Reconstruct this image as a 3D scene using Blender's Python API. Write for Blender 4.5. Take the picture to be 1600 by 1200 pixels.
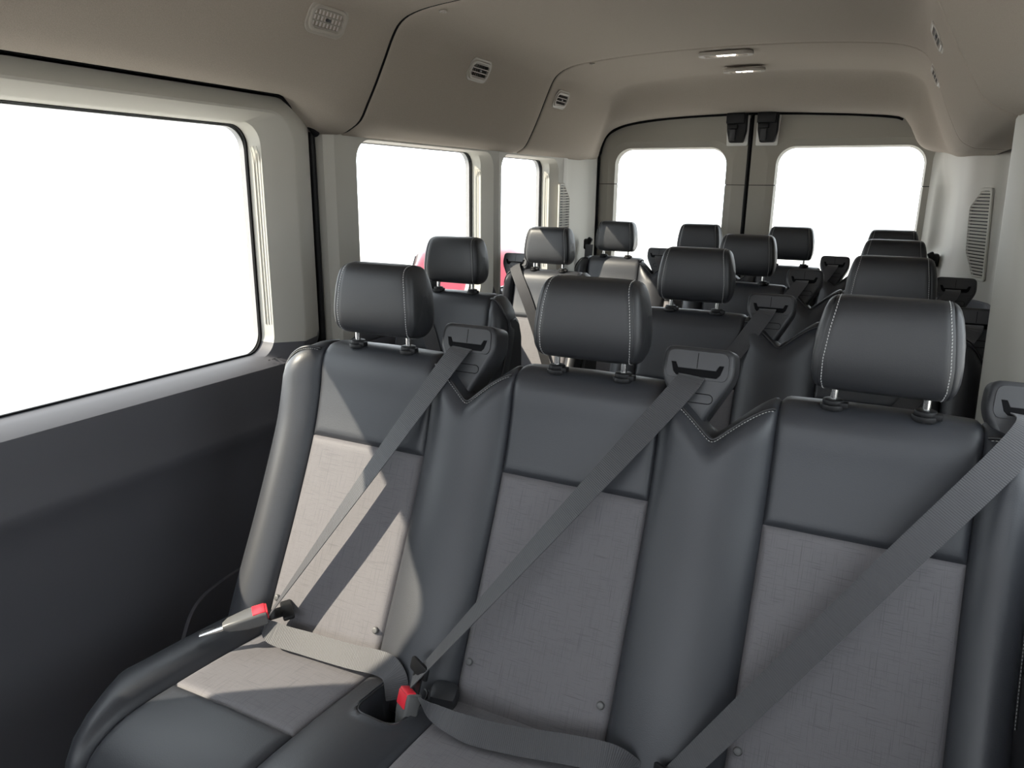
import bpy, bmesh, math, random
import numpy as np
from mathutils import Vector, Matrix

for o in list(bpy.data.objects):
    bpy.data.objects.remove(o, do_unlink=True)
sc = bpy.context.scene
COL = sc.collection
random.seed(4)

# ------------------------------------------------------------------ camera
cam_d = bpy.data.cameras.new('camera')
cam = bpy.data.objects.new('camera', cam_d)
COL.objects.link(cam)
sc.camera = cam
FPX = 1148.28
YAW, PITCH, ROLL = math.radians(26.611), math.radians(14.879), math.radians(0.706)
cam_d.sensor_fit = 'HORIZONTAL'
cam_d.sensor_width = 36.0
cam_d.lens = 36.0 * FPX / 1600.0
cam_d.clip_start = 0.02
cam_d.clip_end = 300
_f = Vector((-math.sin(YAW) * math.cos(PITCH), math.cos(YAW) * math.cos(PITCH), -math.sin(PITCH)))
_r0 = Vector((math.cos(YAW), math.sin(YAW), 0))
_u0 = _r0.cross(_f)
_r = _r0 * math.cos(ROLL) + _u0 * math.sin(ROLL)
_u = _u0 * math.cos(ROLL) - _r0 * math.sin(ROLL)
M = Matrix(((_r.x, _u.x, -_f.x), (_r.y, _u.y, -_f.y), (_r.z, _u.z, -_f.z))).to_4x4()
M.translation = Vector((0.66, 0.0, 1.38))
cam.matrix_world = M

# ------------------------------------------------------------------ world, sun, exposure
world = bpy.data.worlds.new('world')
sc.world = world
world.use_nodes = True
bgn = world.node_tree.nodes['Background']
bgn.inputs[0].default_value = (0.89, 0.93, 1.0, 1)
bgn.inputs[1].default_value = 4.5

sun_d = bpy.data.lights.new('sun', 'SUN')
sun_d.energy = 11.5
sun_d.angle = math.radians(0.6)
sun_d.color = (1.0, 0.87, 0.72)
sun = bpy.data.objects.new('sun', sun_d)
COL.objects.link(sun)
sun.location = (-6, -5, 7)
sun.rotation_euler = Vector((1.0, 0.83, -1.0)).to_track_quat('-Z', 'Y').to_euler()

sc.view_settings.view_transform = 'Standard'
sc.view_settings.look = 'None'
sc.view_settings.exposure = 0.0
sc.view_settings.gamma = 1.0
sc.view_settings.use_curve_mapping = False
try:
    sc.cycles.max_bounces = 10
    sc.cycles.diffuse_bounces = 5
    sc.cycles.transparent_max_bounces = 12
    sc.cycles.sample_clamp_indirect = 6.0
    sc.cycles.caustics_reflective = False
    sc.cycles.caustics_refractive = False
except Exception:
    pass


# ------------------------------------------------------------------ materials
def mat(name, col, rough=0.5, metallic=0.0, spec=0.5, bump=0.0, bscale=300.0, var=0.0, vscale=40.0, sheen=0.0, coat=0.0):
    m = bpy.data.materials.new(name)
    m.use_nodes = True
    nt = m.node_tree
    b = nt.nodes['Principled BSDF']
    b.inputs['Base Color'].default_value = (*col, 1)
    b.inputs['Roughness'].default_value = rough
    b.inputs['Metallic'].default_value = metallic
    b.inputs['Specular IOR Level'].default_value = spec
    if sheen:
        b.inputs['Sheen Weight'].default_value = sheen
    if coat:
        b.inputs['Coat Weight'].default_value = coat
    tc = nt.nodes.new('ShaderNodeTexCoord')
    if bump:
        n = nt.nodes.new('ShaderNodeTexNoise')
        n.inputs['Scale'].default_value = bscale
        n.inputs['Detail'].default_value = 3
        bp = nt.nodes.new('ShaderNodeBump')
        bp.inputs['Strength'].default_value = bump
        bp.inputs['Distance'].default_value = 0.002
        nt.links.new(tc.outputs['Object'], n.inputs['Vector'])
        nt.links.new(n.outputs['Fac'], bp.inputs['Height'])
        nt.links.new(bp.outputs['Normal'], b.inputs['Normal'])
    if var:
        n2 = nt.nodes.new('ShaderNodeTexNoise')
        n2.inputs['Scale'].default_value = vscale
        n2.inputs['Detail'].default_value = 4
        nt.links.new(tc.outputs['Object'], n2.inputs['Vector'])
        mx = nt.nodes.new('ShaderNodeMix')
        mx.data_type = 'RGBA'
        mx.inputs['A'].default_value = (*[c * (1 - var) for c in col], 1)
        mx.inputs['B'].default_value = (*[min(1, c * (1 + var)) for c in col], 1)
        nt.links.new(n2.outputs['Fac'], mx.inputs['Factor'])
        nt.links.new(mx.outputs['Result'], b.inputs['Base Color'])
    return m


def fabric_mat():
    """grey woven seat cloth with broken thin dark threads running both ways"""
    m = mat('seat_cloth', (0.14, 0.135, 0.135), 0.62, spec=0.35, sheen=0.1)
    nt = m.node_tree
    b = nt.nodes['Principled BSDF']
    tc = nt.nodes.new('ShaderNodeTexCoord')

    def lines(scale):
        mp = nt.nodes.new('ShaderNodeMapping')
        mp.inputs['Scale'].default_value = scale
        n = nt.nodes.new('ShaderNodeTexNoise')
        n.inputs['Scale'].default_value = 1.0
        n.inputs['Detail'].default_value = 1.5
        r = nt.nodes.new('ShaderNodeValToRGB')
        r.color_ramp.elements[0].position = 0.60
        r.color_ramp.elements[1].position = 0.68
        nt.links.new(tc.outputs['Object'], mp.inputs['Vector'])
        nt.links.new(mp.outputs['Vector'], n.inputs['Vector'])
        nt.links.new(n.outputs['Fac'], r.inputs['Fac'])
        return r.outputs['Color']
    a = lines((900.0, 14.0, 17.0))
    c = lines((17.0, 650.0, 900.0))
    mxx = nt.nodes.new('ShaderNodeMath')
    mxx.operation = 'MAXIMUM'
    nt.links.new(a, mxx.inputs[0])
    nt.links.new(c, mxx.inputs[1])
    mix = nt.nodes.new('ShaderNodeMix')
    mix.data_type = 'RGBA'
    mix.inputs['A'].default_value = (0.138, 0.132, 0.140, 1)
    mix.inputs['B'].default_value = (0.104, 0.100, 0.107, 1)
    nt.links.new(mxx.outputs[0], mix.inputs['Factor'])
    nt.links.new(mix.outputs['Result'], b.inputs['Base Color'])
    n = nt.nodes.new('ShaderNodeTexNoise')
    n.inputs['Scale'].default_value = 700
    bp = nt.nodes.new('ShaderNodeBump')
    bp.inputs['Strength'].default_value = 0.35
    bp.inputs['Distance'].default_value = 0.001
    nt.links.new(tc.outputs['Object'], n.inputs['Vector'])
    nt.links.new(n.outputs['Fac'], bp.inputs['Height'])
    nt.links.new(bp.outputs['Normal'], b.inputs['Normal'])
    return m


def glass_mat():
    m = bpy.data.materials.new('window_glass')
    m.use_nodes = True
    nt = m.node_tree
    nt.nodes.clear()
    out = nt.nodes.new('ShaderNodeOutputMaterial')
    t = nt.nodes.new('ShaderNodeBsdfTransparent')
    t.inputs[0].default_value = (0.93, 0.95, 0.94, 1)
    g = nt.nodes.new('ShaderNodeBsdfGlossy')
    g.inputs['Roughness'].default_value = 0.02
    lw = nt.nodes.new('ShaderNodeLayerWeight')
    pw = nt.nodes.new('ShaderNodeMath')
    pw.operation = 'POWER'
    pw.inputs[1].default_value = 5.0
    fr = nt.nodes.new('ShaderNodeMath')
    fr.operation = 'MULTIPLY_ADD'
    fr.inputs[1].default_value = 0.35
    fr.inputs[2].default_value = 0.02
    nt.links.new(lw.outputs['Facing'], pw.inputs[0])
    nt.links.new(pw.outputs[0], fr.inputs[0])
    mx = nt.nodes.new('ShaderNodeMixShader')
    nt.links.new(fr.outputs[0], mx.inputs[0])
    nt.links.new(t.outputs[0], mx.inputs[1])
    nt.links.new(g.outputs[0], mx.inputs[2])
    nt.links.new(mx.outputs[0], out.inputs[0])
    return m


def emit_mat(name, col, s):
    m = bpy.data.materials.new(name)
    m.use_nodes = True
    b = m.node_tree.nodes['Principled BSDF']
    b.inputs['Base Color'].default_value = (*col, 1)
    b.inputs['Emission Color'].default_value = (*col, 1)
    b.inputs['Emission Strength'].default_value = s
    return m


def webbing_mat():
    m = mat('belt_webbing', (0.052, 0.052, 0.057), 0.5, spec=0.4, sheen=0.25)
    nt = m.node_tree
    b = nt.nodes['Principled BSDF']
    uv = nt.nodes.new('ShaderNodeUVMap')
    w = nt.nodes.new('ShaderNodeTexWave')
    w.wave_type = 'BANDS'
    w.bands_direction = 'Y'
    w.inputs['Scale'].default_value = 90.0
    bp = nt.nodes.new('ShaderNodeBump')
    bp.inputs['Strength'].default_value = 0.4
    bp.inputs['Distance'].default_value = 0.001
    nt.links.new(uv.outputs[0], w.inputs['Vector'])
    nt.links.new(w.outputs['Fac'], bp.inputs['Height'])
    nt.links.new(bp.outputs['Normal'], b.inputs['Normal'])
    return m


LEATHER = mat('black_leather', (0.034, 0.036, 0.042), 0.42, spec=0.5, bump=0.12, bscale=520)
HEADREST_LEATHER = mat('headrest_leather', (0.021, 0.022, 0.025), 0.42, spec=0.5, bump=0.10, bscale=520)
CLOTH = fabric_mat()
SHELL = mat('seat_shell', (0.022, 0.023, 0.026), 0.5)
PIPING = mat('piping', (0.02, 0.02, 0.022), 0.4)
STITCH = mat('stitch_thread', (0.42, 0.42, 0.42), 0.7)
HEADLINER = mat('headliner_cloth', (0.345, 0.305, 0.265), 0.95, spec=0.1, bump=0.25, bscale=420, var=0.16, vscale=420)
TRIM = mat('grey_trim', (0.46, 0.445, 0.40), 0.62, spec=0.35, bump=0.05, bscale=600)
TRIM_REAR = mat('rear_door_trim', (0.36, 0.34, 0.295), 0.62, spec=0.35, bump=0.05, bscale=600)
DARKTRIM = mat('charcoal_trim', (0.088, 0.087, 0.098), 0.55, spec=0.4, bump=0.10, bscale=700)
BLACK = mat('black_plastic', (0.010, 0.010, 0.011), 0.5, spec=0.25)
RUBBER = mat('rubber_seal', (0.006, 0.006, 0.007), 0.8, spec=0.1)
GUIDE = mat('guide_plastic', (0.040, 0.041, 0.045), 0.42, spec=0.5, bump=0.06, bscale=700)
BUCKLE = mat('buckle_plastic', (0.10, 0.10, 0.10), 0.4)
RED = mat('red_plastic', (0.75, 0.03, 0.05), 0.35)
STEEL = mat('chrome_steel', (0.78, 0.78, 0.78), 0.2, metallic=1.0)
BRACKET = mat('painted_bracket', (0.80, 0.79, 0.76), 0.45)
WEB = webbing_mat()
GLASS = glass_mat()
FLOORM = mat('rubber_floor', (0.04, 0.04, 0.042), 0.6, bump=0.1, bscale=200)
SKIN = mat('body_skin', (0.25, 0.25, 0.26), 0.5)
VANE_LIT = mat('vent_vane_lit', (0.62, 0.57, 0.55), 0.45)  # nearest vent only: vanes catching light, the light put into the colour
VANE_SHADED = mat('vent_vane_shaded', (0.10, 0.095, 0.09), 0.5)  # same vanes on the other vents, shade put into the colour
BEZEL = mat('vent_bezel', (0.34, 0.31, 0.275), 0.5)
LENS = mat('lamp_lens', (0.75, 0.73, 0.70), 0.2)
LED = emit_mat('lamp_led', (1.0, 0.93, 0.82), 9.0)
GROUND = mat('pale_concrete', (0.62, 0.60, 0.57), 0.9, var=0.06, vscale=0.8)
INK = mat('etched_mark', (0.02, 0.02, 0.022), 0.7)


# ------------------------------------------------------------------ helpers
def setup(o, name, label=None, cat=None, group=None, kind=None):
    o.name = name
    if label:
        o['label'] = label
    if cat:
        o['category'] = cat
    if group:
        o['group'] = group
    if kind:
        o['kind'] = kind
    return o


def empty(name, loc, **kw):
    o = bpy.data.objects.new(name, None)
    COL.objects.link(o)
    o.location = loc
    o.empty_display_size = 0.05
    return setup(o, name, **kw)


def link(name, me, parent=None, loc=None, rot=None, **kw):
    o = bpy.data.objects.new(name, me)
    COL.objects.link(o)
    if parent:
        o.parent = parent
    if loc is not None:
        o.location = loc
    if rot is not None:
        o.rotation_euler = rot
    return setup(o, name, **kw)


def mesh(name, verts, faces, material, smooth=True, angle=40, org=(0, 0, 0)):
    me = bpy.data.meshes.new(name)
    v = np.asarray(verts, float).reshape(-1, 3) - np.asarray(org, float)
    me.from_pydata(v.tolist(), [], faces)
    mats = material if isinstance(material, (list, tuple)) else [material]
    for m in mats:
        me.materials.append(m)
    if smooth:
        me.polygons.foreach_set('use_smooth', [True] * len(me.polygons))
        me.set_sharp_from_angle(angle=math.radians(angle))
    me.update()
    return me


def fix_normals(me):
    bm = bmesh.new()
    bm.from_mesh(me)
    bmesh.ops.recalc_face_normals(bm, faces=bm.faces)
    bm.to_mesh(me)
    bm.free()
    return me


def grid_faces(nu, nv, off=0, wrap_v=False):
    f = []
    for i in range(nu - 1):
        for j in range(nv if wrap_v else nv - 1):
            j2 = (j + 1) % nv
            f.append((off + i * nv + j, off + (i + 1) * nv + j, off + (i + 1) * nv + j2, off + i * nv + j2))
    return f


def spline(pts, n):
    """Catmull-Rom through the points, n samples per span"""
    p = np.asarray(pts, float)
    P = np.vstack([2 * p[0] - p[1], p, 2 * p[-1] - p[-2]])
    out = []
    for i in range(1, len(P) - 2):
        for k in range(n):
            t = k / n
            a, b, c, d = P[i - 1], P[i], P[i + 1], P[i + 2]
            out.append(0.5 * (2 * b + (c - a) * t + (2 * a - 5 * b + 4 * c - d) * t * t + (-a + 3 * b - 3 * c + d) * t ** 3))
    out.append(p[-1])
    return np.array(out)


def resample(p, ts):
    """points at arclength distances ts of a polyline"""
    seg = np.linalg.norm(np.diff(p, axis=0), axis=1)
    s = np.concatenate([[0], np.cumsum(seg)])
    return np.stack([np.interp(ts, s, p[:, k]) for k in range(p.shape[1])], 1), s[-1]


def length(p):
    return float(np.linalg.norm(np.diff(p, axis=0), axis=1).sum())


def sstep(a, b, x):
    t = np.clip((x - a) / (b - a), 0, 1)
    return t * t * (3 - 2 * t)


class Parts:
    """collects boxes / cylinders / prisms into one mesh"""

    def __init__(s):
        s.v = []
        s.f = []

    def box(s, c, size, rot=None, bev=0.0):
        bm = bmesh.new()
        bmesh.ops.create_cube(bm, size=1)
        for v in bm.verts:
            v.co = Vector((v.co.x * size[0], v.co.y * size[1], v.co.z * size[2]))
        if bev:
            bmesh.ops.bevel(bm, geom=list(bm.edges), offset=bev, segments=2, affect='EDGES', profile=0.5)
        s._take(bm, c, rot)
        return s

    def cyl(s, c, r, h, rot=None, n=20, r2=None, bev=0.0):
        bm = bmesh.new()
        bmesh.ops.create_cone(bm, cap_ends=True, segments=n, radius1=r, radius2=r if r2 is None else r2, depth=h)
        if bev:
            e = [e for e in bm.edges if abs(e.verts[0].co.z - e.verts[1].co.z) < 1e-6]
            bmesh.ops.bevel(bm, geom=e, offset=bev, segments=2, affect='EDGES', profile=0.5)
        s._take(bm, c, rot)
        return s

    def _take(s, bm, c, rot):
        mt = Matrix.Translation(Vector(c))
        if rot is not None:
            mt = mt @ (rot.to_4x4() if isinstance(rot, Matrix) else __import__('mathutils').Euler(rot).to_matrix().to_4x4())
        o = len(s.v)
        for v in bm.verts:
            s.v.append(tuple(mt @ v.co))
        bm.verts.index_update()
        for f in bm.faces:
            s.f.append([o + v.index for v in f.verts])
        bm.free()

    def mesh(s, name, m, org=(0, 0, 0), angle=40):
        return mesh(name, s.v, s.f, m, True, angle, org)


def tube(pts, r, n=8, closed=False):
    p = np.asarray(pts, float)
    N = len(p)
    V = []
    prev = None
    for i in range(N):
        a = p[(i - 1) % N] if (closed or i > 0) else p[i]
        b = p[(i + 1) % N] if (closed or i < N - 1) else p[i]
        t = b - a
        t /= np.linalg.norm(t) + 1e-12
        ref = prev if prev is not None else (np.array([0, 0, 1.0]) if abs(t[2]) < 0.9 else np.array([1.0, 0, 0]))
        u = ref - t * (ref @ t)
        u /= np.linalg.norm(u) + 1e-12
        w = np.cross(t, u)
        prev = u
        for k in range(n):
            a_ = 2 * math.pi * k / n
            V.append(p[i] + r * (u * math.cos(a_) + w * math.sin(a_)))
    F = grid_faces(N, n, 0, True)
    if closed:
        for j in range(n):
            j2 = (j + 1) % n
            F.append(((N - 1) * n + j, j, j2, (N - 1) * n + j2))
    else:
        F.append(list(range(n)))
        F.append([(N - 1) * n + k for k in range(n)])
    return V, F


def plate(name, outline, holes, depth, bevel, material, res=2):
    """flat plate in the local XY plane with holes, thickness +-depth, edges bevelled"""
    cu = bpy.data.curves.new(name, 'CURVE')
    cu.dimensions = '2D'
    cu.fill_mode = 'BOTH'
    cu.extrude = max(depth - bevel, 0.0001)
    cu.bevel_depth = bevel
    cu.bevel_resolution = res
    cu.offset = -bevel
    for pts in [outline] + list(holes):
        sp = cu.splines.new('POLY')
        sp.points.add(len(pts) - 1)
        for i, (x, y) in enumerate(pts):
            sp.points[i].co = (x, y, 0, 1)
        sp.use_cyclic_u = True
    o = bpy.data.objects.new(name, cu)
    COL.objects.link(o)
    dg = bpy.context.evaluated_depsgraph_get()
    dg.update()
    me = bpy.data.meshes.new_from_object(o.evaluated_get(dg))
    bpy.data.objects.remove(o, do_unlink=True)
    me.name = name
    me.materials.clear()
    me.materials.append(material)
    me.polygons.foreach_set('use_smooth', [True] * len(me.polygons))
    me.set_sharp_from_angle(angle=math.radians(35))
    return me


def rrect(a0, a1, b0, b1, r, n=6):
    """rounded rectangle, 4*(n+1) points"""
    r = min(r, (a1 - a0) / 2 - 1e-4, (b1 - b0) / 2 - 1e-4)
    out = []
    for cx, cy, s in ((a1 - r, b1 - r, 0), (a0 + r, b1 - r, 90), (a0 + r, b0 + r, 180), (a1 - r, b0 + r, 270)):
        for k in range(n + 1):
            t = math.radians(s + 90 * k / n)
            out.append((cx + r * math.cos(t), cy + r * math.sin(t)))
    return out


def poly_round(pts, r, n=4):
    """round the corners of a polygon"""
    out = []
    N = len(pts)
    rr = r if isinstance(r, (list, tuple)) else [r] * N
    for i in range(N):
        p0, p1, p2 = (np.array(pts[(i + k) % N], float) for k in (-1, 0, 1))
        d0, d2 = p0 - p1, p2 - p1
        l0, l2 = np.linalg.norm(d0), np.linalg.norm(d2)
        q = min(rr[i], l0 * .48, l2 * .48)
        a, b = p1 + d0 / l0 * q, p1 + d2 / l2 * q
        for k in range(n + 1):
            t = k / n
            out.append(tuple((1 - t) ** 2 * a + 2 * t * (1 - t) * p1 + t * t * b))
    return out


# ------------------------------------------------------------------ the setting
floor = link('floor', mesh('floor', [(-1.0, -1.4, 0), (1.06, -1.4, 0), (1.06, 4.3, 0), (-1.0, 4.3, 0), (-1.0, -1.4, -.05), (1.06, -1.4, -.05), (1.06, 4.3, -.05), (-1.0, 4.3, -.05)],
                           [(0, 1, 2, 3), (4, 5, 6, 7), (0, 1, 5, 4), (1, 2, 6, 5), (2, 3, 7, 6), (3, 0, 4, 7)], FLOORM, False), kind='structure')
link('ground', mesh('ground', [(-60, -60, -.62), (60, -60, -.62), (60, 60, -.62), (-60, 60, -.62)], [(0, 1, 2, 3)], GROUND, False), kind='structure')

# --- ceiling: three moulded headliner panels
PA = [(0.985, 1.528), (0.90, 1.532), (0.865, 1.535), (0.840, 1.545), (0.800, 1.570), (0.768, 1.620), (0.735, 1.676), (0.700, 1.742), (0.672, 1.795), (0.645, 1.828), (0.600, 1.848), (0.51, 1.862), (0.30, 1.876), (0.0, 1.884)]
PF = [(0.900, 1.640), (0.880, 1.632), (0.860, 1.622), (0.843, 1.617), (0.815, 1.626), (0.785, 1.645), (0.740, 1.690), (0.700, 1.748), (0.672, 1.795), (0.645, 1.828), (0.600, 1.848), (0.51, 1.862), (0.30, 1.876), (0.0, 1.884)]
PB = [(0.985, 1.528), (0.92, 1.532), (0.885, 1.535), (0.862, 1.545), (0.836, 1.565), (0.805, 1.620), (0.772, 1.690), (0.742, 1.760), (0.715, 1.818), (0.690, 1.850), (0.640, 1.876), (0.55, 1.893), (0.32, 1.910), (0.0, 1.917)]
PC = [(0.985, 1.540), (0.93, 1.542), (0.895, 1.545), (0.875, 1.550), (0.865, 1.560), (0.857, 1.590), (0.845, 1.625), (0.825, 1.665), (0.796, 1.696), (0.755, 1.716), (0.687, 1.734), (0.55, 1.752), (0.32, 1.764), (0.0, 1.769)]
PCR = [(0.985, 1.560), (0.93, 1.563), (0.885, 1.565), (0.835, 1.566), (0.795, 1.571), (0.762, 1.582), (0.735, 1.600), (0.716, 1.625), (0.700, 1.655), (0.676, 1.695), (0.630, 1.731), (0.46, 1.748), (0.25, 1.760), (0.0, 1.769)]
PA, PF, PB, PC, PCR = (np.array(a) for a in (PA, PF, PB, PC, PCR))


def head_profile(Y):
    a = np.clip((Y - 1.88) / 1.22, 0, 1.25)
    base = PA + (PB - PA) * a
    # rear: the roof part drops into a cove above the back doors, the sides run on
    e = sstep(3.82, 4.04, Y)
    w = np.linspace(0, 1, len(PA))
    e_side = sstep(3.86, 4.06, Y)
    ee = e_side + (e - e_side) * sstep(0.45, 0.75, w)
    left = base + (PC - base) * ee[:, None]
    full = base + (PCR - base) * ee[:, None]
    if Y < 1.88:
        t = sstep(1.60, 1.81, Y)
        left = PF + (left - PF) * t
    L = [(-x, z) for x, z in left]
    Rr = [(x, z) for x, z in full[::-1]]
    pts = np.array(L + Rr[1:])
    return spline(pts, 3)


def headliner(Y0, Y1, ny):
    ys = list(np.linspace(Y0 + 0.012, Y1 - 0.012, ny))
    st = [(Y0, 0.020), (Y0 + 0.0015, 0.007), (Y0 + 0.006, 0.002)] + [(y, 0.0) for y in ys] + [(Y1 - 0.006, 0.002), (Y1 - 0.0015, 0.007), (Y1, 0.020)]
    V = []
    for Y, off in st:
        p = head_profile(Y)
        t = np.gradient(p, axis=0)
        t /= np.linalg.norm(t, axis=1)[:, None]
        nrm = np.stack([-t[:, 1], t[:, 0]], 1)      # away from the cabin
        q = p + nrm * off
        V += [(x, Y, z) for x, z in q]
    return mesh('headliner_panel', V, grid_faces(len(st), len(p)), HEADLINER, True, 60)


ceiling = empty('ceiling', (0, 1.4, 1.9), kind='structure')
for a, b, n in ((-1.35, 1.8785, 60), (1.8835, 3.0970, 24), (3.1050, 4.105, 60)):
    o = link('headliner_panel', headliner(a, b, n))
    o.parent = ceiling
    o.matrix_parent_inverse = Matrix.Translation((0, -1.4, -1.9))
for Ys in (1.881, 3.101):  # dark strip added behind each panel gap, standing in for the gap's shade
    V = []
    for dy in (-.006, .006):
        p = head_profile(Ys)
        t = np.gradient(p, axis=0)
        t /= np.linalg.norm(t, axis=1)[:, None]
        q = p + np.stack([-t[:, 1], t[:, 0]], 1) * .0045
        V += [(x, Ys + dy, z) for x, z in q]
    o = link('seam_shade_strip', mesh('seam_shade_strip', V, grid_faces(2, len(p)), RUBBER))
    o.parent = ceiling
    o.matrix_parent_inverse = Matrix.Translation((0, -1.4, -1.9))
# outer roof skin above it
prs = [(-1.0, 1.55), (-1.0, 1.66), (-.9, 1.86), (-.7, 1.96), (0, 2.0), (.7, 1.96), (.93, 1.86), (1.06, 1.66), (1.06, 1.55)]
V = []
for Y in (-1.5, 4.24):
    V += [(x, Y, z) for x, z in prs]
V += [(x, 4.24, max(z, 1.72)) for x, z in prs]
fr = grid_faces(2, len(prs))
fr.append([len(prs) * 2 + k for k in range(len(prs))])
link('roof_skin', mesh('roof_skin', V, fr, SKIN), kind='structure')


def loops_mesh(loops, mats, fmat=None, name='frame'):
    V = []
    F = []
    n = len(loops[0])
    for L in loops:
        V += list(L)
    for i in range(len(loops) - 1):
        for j in range(n):
            j2 = (j + 1) % n
            F.append((i * n + j, (i + 1) * n + j, (i + 1) * n + j2, i * n + j2))
    me = mesh(name, V, F, mats, True, 28)
    if fmat:
        for p in me.polygons:
            p.material_index = fmat(p.center)
    return me


def side_frame(glass, steps, r, name='window_frame', mats=TRIM, fmat=None):
    """steps: (front, rear, top, bottom offset, x, corner radius)"""
    y0, y1, z0, z1 = glass
    loops = []
    for f, b, t, d, x, rr in steps:
        loops.append([(x, y, z) for y, z in rrect(y0 - f, y1 + b, z0 - d, z1 + t, rr, 8)])
    return loops_mesh(loops, mats, fmat, name)


def pane(name, glass, x, r, n=0.004, parent=None):
    y0, y1, z0, z1 = glass
    L = rrect(y0 - .006, y1 + .006, z0 - .006, z1 + .006, r, 8)
    k = len(L)
    V = [(x, y, z) for y, z in L] + [(x - math.copysign(n, -x) * -1, y, z) for y, z in L]
    F = [list(range(k)), list(range(2 * k - 1, k - 1, -1))] + [(i, (i + 1) % k, k + (i + 1) % k, k + i) for i in range(k)]
    return link(name, mesh(name, V, F, GLASS, False), parent, kind='structure')


def strip_wall(name, poly, y0, y1, m, parent=None, **kw):
    """polyline (x,z) swept along Y"""
    V = [(x, y0, z) for x, z in poly] + [(x, y1, z) for x, z in poly]
    n = len(poly)
    return link(name, mesh(name, V, [(i, i + 1, n + i + 1, n + i) for i in range(n - 1)], m, True, 50), parent, **kw)


# glass outlines (y0, y1, z0, z1)
G1 = (0.28, 1.585, 0.900, 1.540)
G2 = (1.985, 2.842, 0.920, 1.524)
G3 = (3.020, 3.560, 0.920, 1.520)
GF = (-1.15, -0.05, 0.900, 1.520)
low_split = lambda c: 1 if c.z < 0.926 else 0

# --- left: sliding door (door_1)
door1 = empty('door_1', (-0.95, 0.9, 0), kind='structure')


def child(name, me, root, **kw):
    o = link(name, me, root, **kw)
    o.matrix_parent_inverse = Matrix.Translation(-root.location)
    return o


child('window_frame', side_frame(G1, [(0, 0, 0, 0, -.972, .055), (.004, .004, .003, .004, -.955, .058), (.006, .008, .006, .006, -.926, .060),
                                      (.06, .090, .032, .026, -.884, .085), (.09, .098, .038, .030, -.8825, .09), (.13, .172, .070, .034, -.901, .10), (.14, .186, .078, .036, -.912, .08), (.142, .188, .08, .037, -.955, .08)],
                                 .055, mats=[TRIM, DARKTRIM], fmat=lambda c: 1 if c.z < 0.905 or (c.z < 0.93 and c.y > 1.5) else 0), door1)
child('seal', side_frame(G1, [(0.002, 0.002, 0.002, 0.002, -.968, .055), (-.003, -.005, -.001, -.003, -.968, .05), (-.003, -.005, -.001, -.003, -.975, .05)], .05, 'seal', RUBBER), door1)
# fine ribs on the rear reveal
for k in range(3):
    yy = 1.5862 + .0022 * k
    xx = -.951 + .009 * k
    Vt, Ft = tube([(xx, yy + .0015, .985), (xx, yy + .0015, 1.44), (xx - .004 * k * 0, yy - .002, 1.468), (xx, yy - .008, 1.485)], .0014, 6)
    child('rib', mesh('rib', Vt, Ft, TRIM), door1)
poly = [(-.8835, .873), (-.880, .862), (-.876, .80), (-.868, .745), (-.862, .725), (-.862, .712), (-.870, .690), (-.884, .66), (-.893, .60), (-.903, .40), (-.915, .02)]
strip_wall('lower_panel', poly, -.10, 1.765, DARKTRIM, door1).matrix_parent_inverse = Matrix.Translation(-door1.location)
# raised step panel with a rounded corner low on the door
pl = poly_round([(1.08, .03), (1.78, .03), (1.78, .305), (1.33, .305), (1.20, .285)], [.0, .0, .0, .05, .12], 6)
me = plate('step_panel', pl, [], .008, .002, DARKTRIM)
o = link('step_panel', me, door1)
o.matrix_parent_inverse = Matrix.Translation(-door1.location)
o.matrix_basis = Matrix(((0, 0, 1, -.905), (1, 0, 0, 0), (0, 1, 0, 0), (0, 0, 0, 1)))
# etched marks on the sill
pm = Parts()
for k, (dy, dz, l) in enumerate([(0, 0, .012), (.012, .004, .02), (.024, -.003, .016), (.037, .003, .022), (.05, 0, .012), (.02, -.012, .018)]):
    pm.box((-.905 + dz * .9, 1.545 + dy, .8895 + dz * .3), (.0025, l * .45, .0012), (0.0, -.6, .5 * (k % 3 - 1)))
child('etched_mark', pm.mesh('etched_mark', INK), door1)
pane('window_1', G1, -.974, .055)

# --- left: body side behind the sliding door
wl = empty('wall_left', (-0.95, 2.9, 0), kind='structure')
child('window_frame', side_frame(G2, [(0, 0, 0, 0, -.972, .055), (.004, .004, .003, .004, -.955, .057), (.004, .006, .003, .006, -.928, .058), (.022, .05, .004, .03, -.889, .07),
                                      (.075, .089, .010, .04, -.884, .02), (.130, .089, .024, .045, -.886, .004), (.160, .089, .024, .048, -.905, .004), (.165, .089, .025, .05, -.955, .004)],
                                 .055, mats=[TRIM, DARKTRIM], fmat=low_split), wl)
child('window_frame', side_frame(G3, [(0, 0, 0, 0, -.972, .05), (.004, .004, .003, .004, -.955, .052), (.006, .006, .004, .006, -.928, .053), (.05, .045, .008, .03, -.893, .07),
                                      (.089, .09, .024, .05, -.884, .004)], .05, mats=[TRIM, DARKTRIM], fmat=low_split), wl)
for G in (G2, G3):
    child('seal', side_frame(G, [(0.002, 0.002, 0.002, 0.002, -.968, .055), (-.003, -.005, -.001, -.003, -.968, .05), (-.003, -.005, -.001, -.003, -.975, .05)], .05, 'seal', RUBBER), wl)
for Y0_ in (2.8432, 3.5612):
    for k in range(3):
        yy = Y0_ + .002 * k
        xx = -.951 + .009 * k
        Vt, Ft = tube([(xx, yy + .0015, .985), (xx, yy + .0015, 1.43), (xx, yy - .006, 1.46)], .0013, 6)
        child('rib', mesh('rib', Vt, Ft, TRIM), wl)
pane('window_2', G2, -.974, .055)
pane('window_3', G3, -.974, .05)
lowpoly = [(-.884, .8705), (-.880, .855), (-.878, .78), (-.882, .70), (-.90, .62), (-.92, .02)]
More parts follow.
